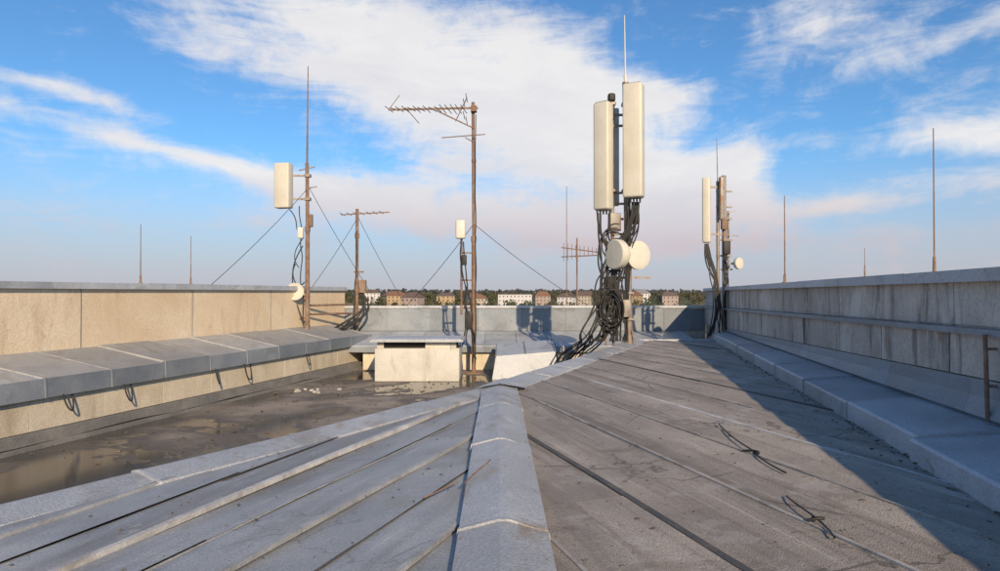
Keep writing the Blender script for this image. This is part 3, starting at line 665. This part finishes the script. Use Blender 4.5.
def trees(name,num,dmin,dmax,hmin,hmax,leaf,m,quads,amax=48):
    vs=[];fs=[]
    for _ in range(num):
        a=R(random.uniform(-amax,amax)); d=math.sqrt(random.uniform(dmin**2,dmax**2)); x=d*math.sin(a); y=d*math.cos(a)
        h=random.uniform(hmin,hmax)
        if any(abs(x*s[1]/y-s[0])<s[2]*.55 and y<s[1]+s[3] and y>s[1]-160 for s in specs):
            if random.random()<.45: continue
            h*=.72
        g=gz(x,y); w=h*random.uniform(.32,.5)
        k=len(vs); vs+=[(x-.3,y,g),(x+.3,y,g),(x+.1,y,g+h*.7),(x-.1,y,g+h*.7)]; fs.append((k,k+1,k+2,k+3))
        for q in range(quads):
            while True:
                p=Vector((random.uniform(-1,1),random.uniform(-1,1),random.uniform(-1,1)))
                if p.length<1: break
            p=p*(.65+.35*noise.noise(p*2+Vector((x,y,0)))+.2)
            c=Vector((x+p.x*w,y+p.y*w,g+h*.6+p.z*h*.42)); s=leaf*random.uniform(.5,1.2)
            u=Vector((random.gauss(0,1),random.gauss(0,1),random.gauss(0,1))).normalized(); v=u.orthogonal().normalized()
            k=len(vs); vs+=[tuple(c+u*s),tuple(c+v*s),tuple(c-u*s*.8),tuple(c-v*s*.9)]; fs.append((k,k+1,k+2,k+3))
    me=bpy.data.meshes.new(name); me.from_pydata([(a,b,c+CZ) for a,b,c in vs],[],fs); me.materials.append(m)
    o=bpy.data.objects.new(name,me); COL.objects.link(o)
trees('town_trees',1150,330,980,9,14,1.2,M_leaf,38)
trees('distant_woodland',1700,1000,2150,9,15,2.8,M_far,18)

# ---------------------------------------------------------------- sky
SUN_EL=R(25); SUN_AZ=R(165)
w=bpy.data.worlds.new('World'); scene.world=w; w.use_nodes=True; nt=w.node_tree
for nd in list(nt.nodes): nt.nodes.remove(nd)
out=N(nt,'ShaderNodeOutputWorld'); bg=N(nt,'ShaderNodeBackground'); bg.inputs[1].default_value=.1
sky=N(nt,'ShaderNodeTexSky',sky_type='NISHITA'); sky.sun_disc=False; sky.sun_elevation=SUN_EL; sky.sun_rotation=SUN_AZ; sky.air_density=1.; sky.dust_density=.6; sky.ozone_density=1.5; sky.altitude=200
tc=N(nt,'ShaderNodeTexCoord'); sp=N(nt,'ShaderNodeSeparateXYZ'); nt.links.new(tc.outputs['Generated'],sp.inputs[0])
def mth(op,a,b=None,c=None,clamp=False):
    m=N(nt,'ShaderNodeMath',operation=op); m.use_clamp=clamp
    for i,v in enumerate((a,b,c)):
        if v is None: continue
        if hasattr(v,'is_output'): nt.links.new(v,m.inputs[i])
        else: m.inputs[i].default_value=v
    return m.outputs[0]
X,Yc,Z=sp.outputs
def blob(cx,cz,a,b,ang,wgt):
    ca,sa=math.cos(ang),math.sin(ang)
    dx=mth('SUBTRACT',X,cx); dz=mth('SUBTRACT',Z,cz)
    u=mth('ADD',mth('MULTIPLY',dx,ca/a),mth('MULTIPLY',dz,sa/a)); v=mth('ADD',mth('MULTIPLY',dx,-sa/b),mth('MULTIPLY',dz,ca/b))
    r=mth('ADD',mth('MULTIPLY',u,u),mth('MULTIPLY',v,v))
    return mth('MULTIPLY',mth('EXPONENT',mth('MULTIPLY',r,-1.)),wgt)
blobs=[(-.20,.34,.28,.10,-.35,.66),(.0,.27,.23,.09,-.38,.58),(.17,.20,.15,.055,-.45,.58),(.30,.150,.09,.038,-.15,.9),(.10,.31,.11,.045,-.5,.70),(.22,.28,.06,.025,-.3,.55),(.33,.185,.045,.025,.2,.55),
 (.39,.36,.08,.045,.9,.55),(.47,.31,.09,.02,.7,.35),(.60,.19,.11,.028,-.05,.80),(.46,.115,.11,.016,.03,.68),(-.52,.245,.07,.012,-.2,.5),(-.38,.175,.26,.012,-.22,.42),(-.28,.15,.22,.025,-.18,.42),(-.05,.13,.27,.04,-.12,.46),(.58,.32,.10,.018,.35,.35),(-.1,.09,.6,.035,-.03,.34),(.35,.07,.35,.022,.02,.30),(.55,.14,.08,.012,-.1,.45)]
msk=None
for b in blobs:
    o=blob(*b); msk=o if msk is None else mth('ADD',msk,o)
cv=N(nt,'ShaderNodeCombineXYZ'); nt.links.new(X,cv.inputs[0]); nt.links.new(Z,cv.inputs[1]); nt.links.new(Yc,cv.inputs[2])
n1=nz(nt,cv.outputs[0],1.,7,.62,.6,(4.,10.,1.),(0,0,.28))
n2=nz(nt,cv.outputs[0],1.,7,.68,1.4,(8.,30.,2.),(0,0,.42))
n3=nz(nt,cv.outputs[0],14.,7,.62,.4)
nn_=mth('ADD',mth('MULTIPLY',n1,.42),mth('ADD',mth('MULTIPLY',n2,.26),mth('MULTIPLY',n3,.32)))
den=mth('ADD',mth('MULTIPLY',mth('SUBTRACT',nn_,.5),3.0),msk)
dn=N(nt,'ShaderNodeMapRange',interpolation_type='SMOOTHSTEP'); nt.links.new(den,dn.inputs[0]); dn.inputs[1].default_value=.04; dn.inputs[2].default_value=.80; dn.inputs[3].default_value=0; dn.inputs[4].default_value=.95
hz=N(nt,'ShaderNodeMapRange',interpolation_type='SMOOTHSTEP'); nt.links.new(Z,hz.inputs[0]); hz.inputs[1].default_value=.0; hz.inputs[2].default_value=.22; hz.inputs[3].default_value=.85; hz.inputs[4].default_value=0.
skyc=mixc(nt,1.,sky.outputs[0],(.66,1.10,1.46),'MULTIPLY')
skyh=mixc(nt,hz.outputs[0],skyc,(5.1,4.7,5.5))
ccol=mixc(nt,ramp(nt,Z,[(.07,0.),(.17,1.)]),(6.2,5.3,5.6),(8.9,8.7,8.6))
ccol=mixc(nt,ramp(nt,n1,[(.42,0.),(.68,.5)]),ccol,(6.4,6.4,7.2))
fin=mixc(nt,dn.outputs[0],skyh,ccol)
nt.links.new(fin,bg.inputs[0]); nt.links.new(bg.outputs[0],out.inputs[0])

sd=bpy.data.lights.new('sun','SUN'); sd.energy=5.0; sd.angle=R(.5); sd.color=(1,.76,.50)
so=bpy.data.objects.new('sun',sd); COL.objects.link(so); so.location=(10,-20,60)
dirv=Vector((math.sin(SUN_AZ)*math.cos(SUN_EL),math.cos(SUN_AZ)*math.cos(SUN_EL),math.sin(SUN_EL)))
so.rotation_euler=dirv.to_track_quat('Z','Y').to_euler()

cam=bpy.data.cameras.new('camera'); co=bpy.data.objects.new('camera',cam); COL.objects.link(co)
cam.lens=24; cam.sensor_width=36; cam.clip_start=.05; cam.clip_end=12000
co.location=(0,0,CZ); co.rotation_euler=(R(90.64),0,0); scene.camera=co
scene.view_settings.view_transform='Standard'; scene.view_settings.look='None'; scene.view_settings.exposure=0
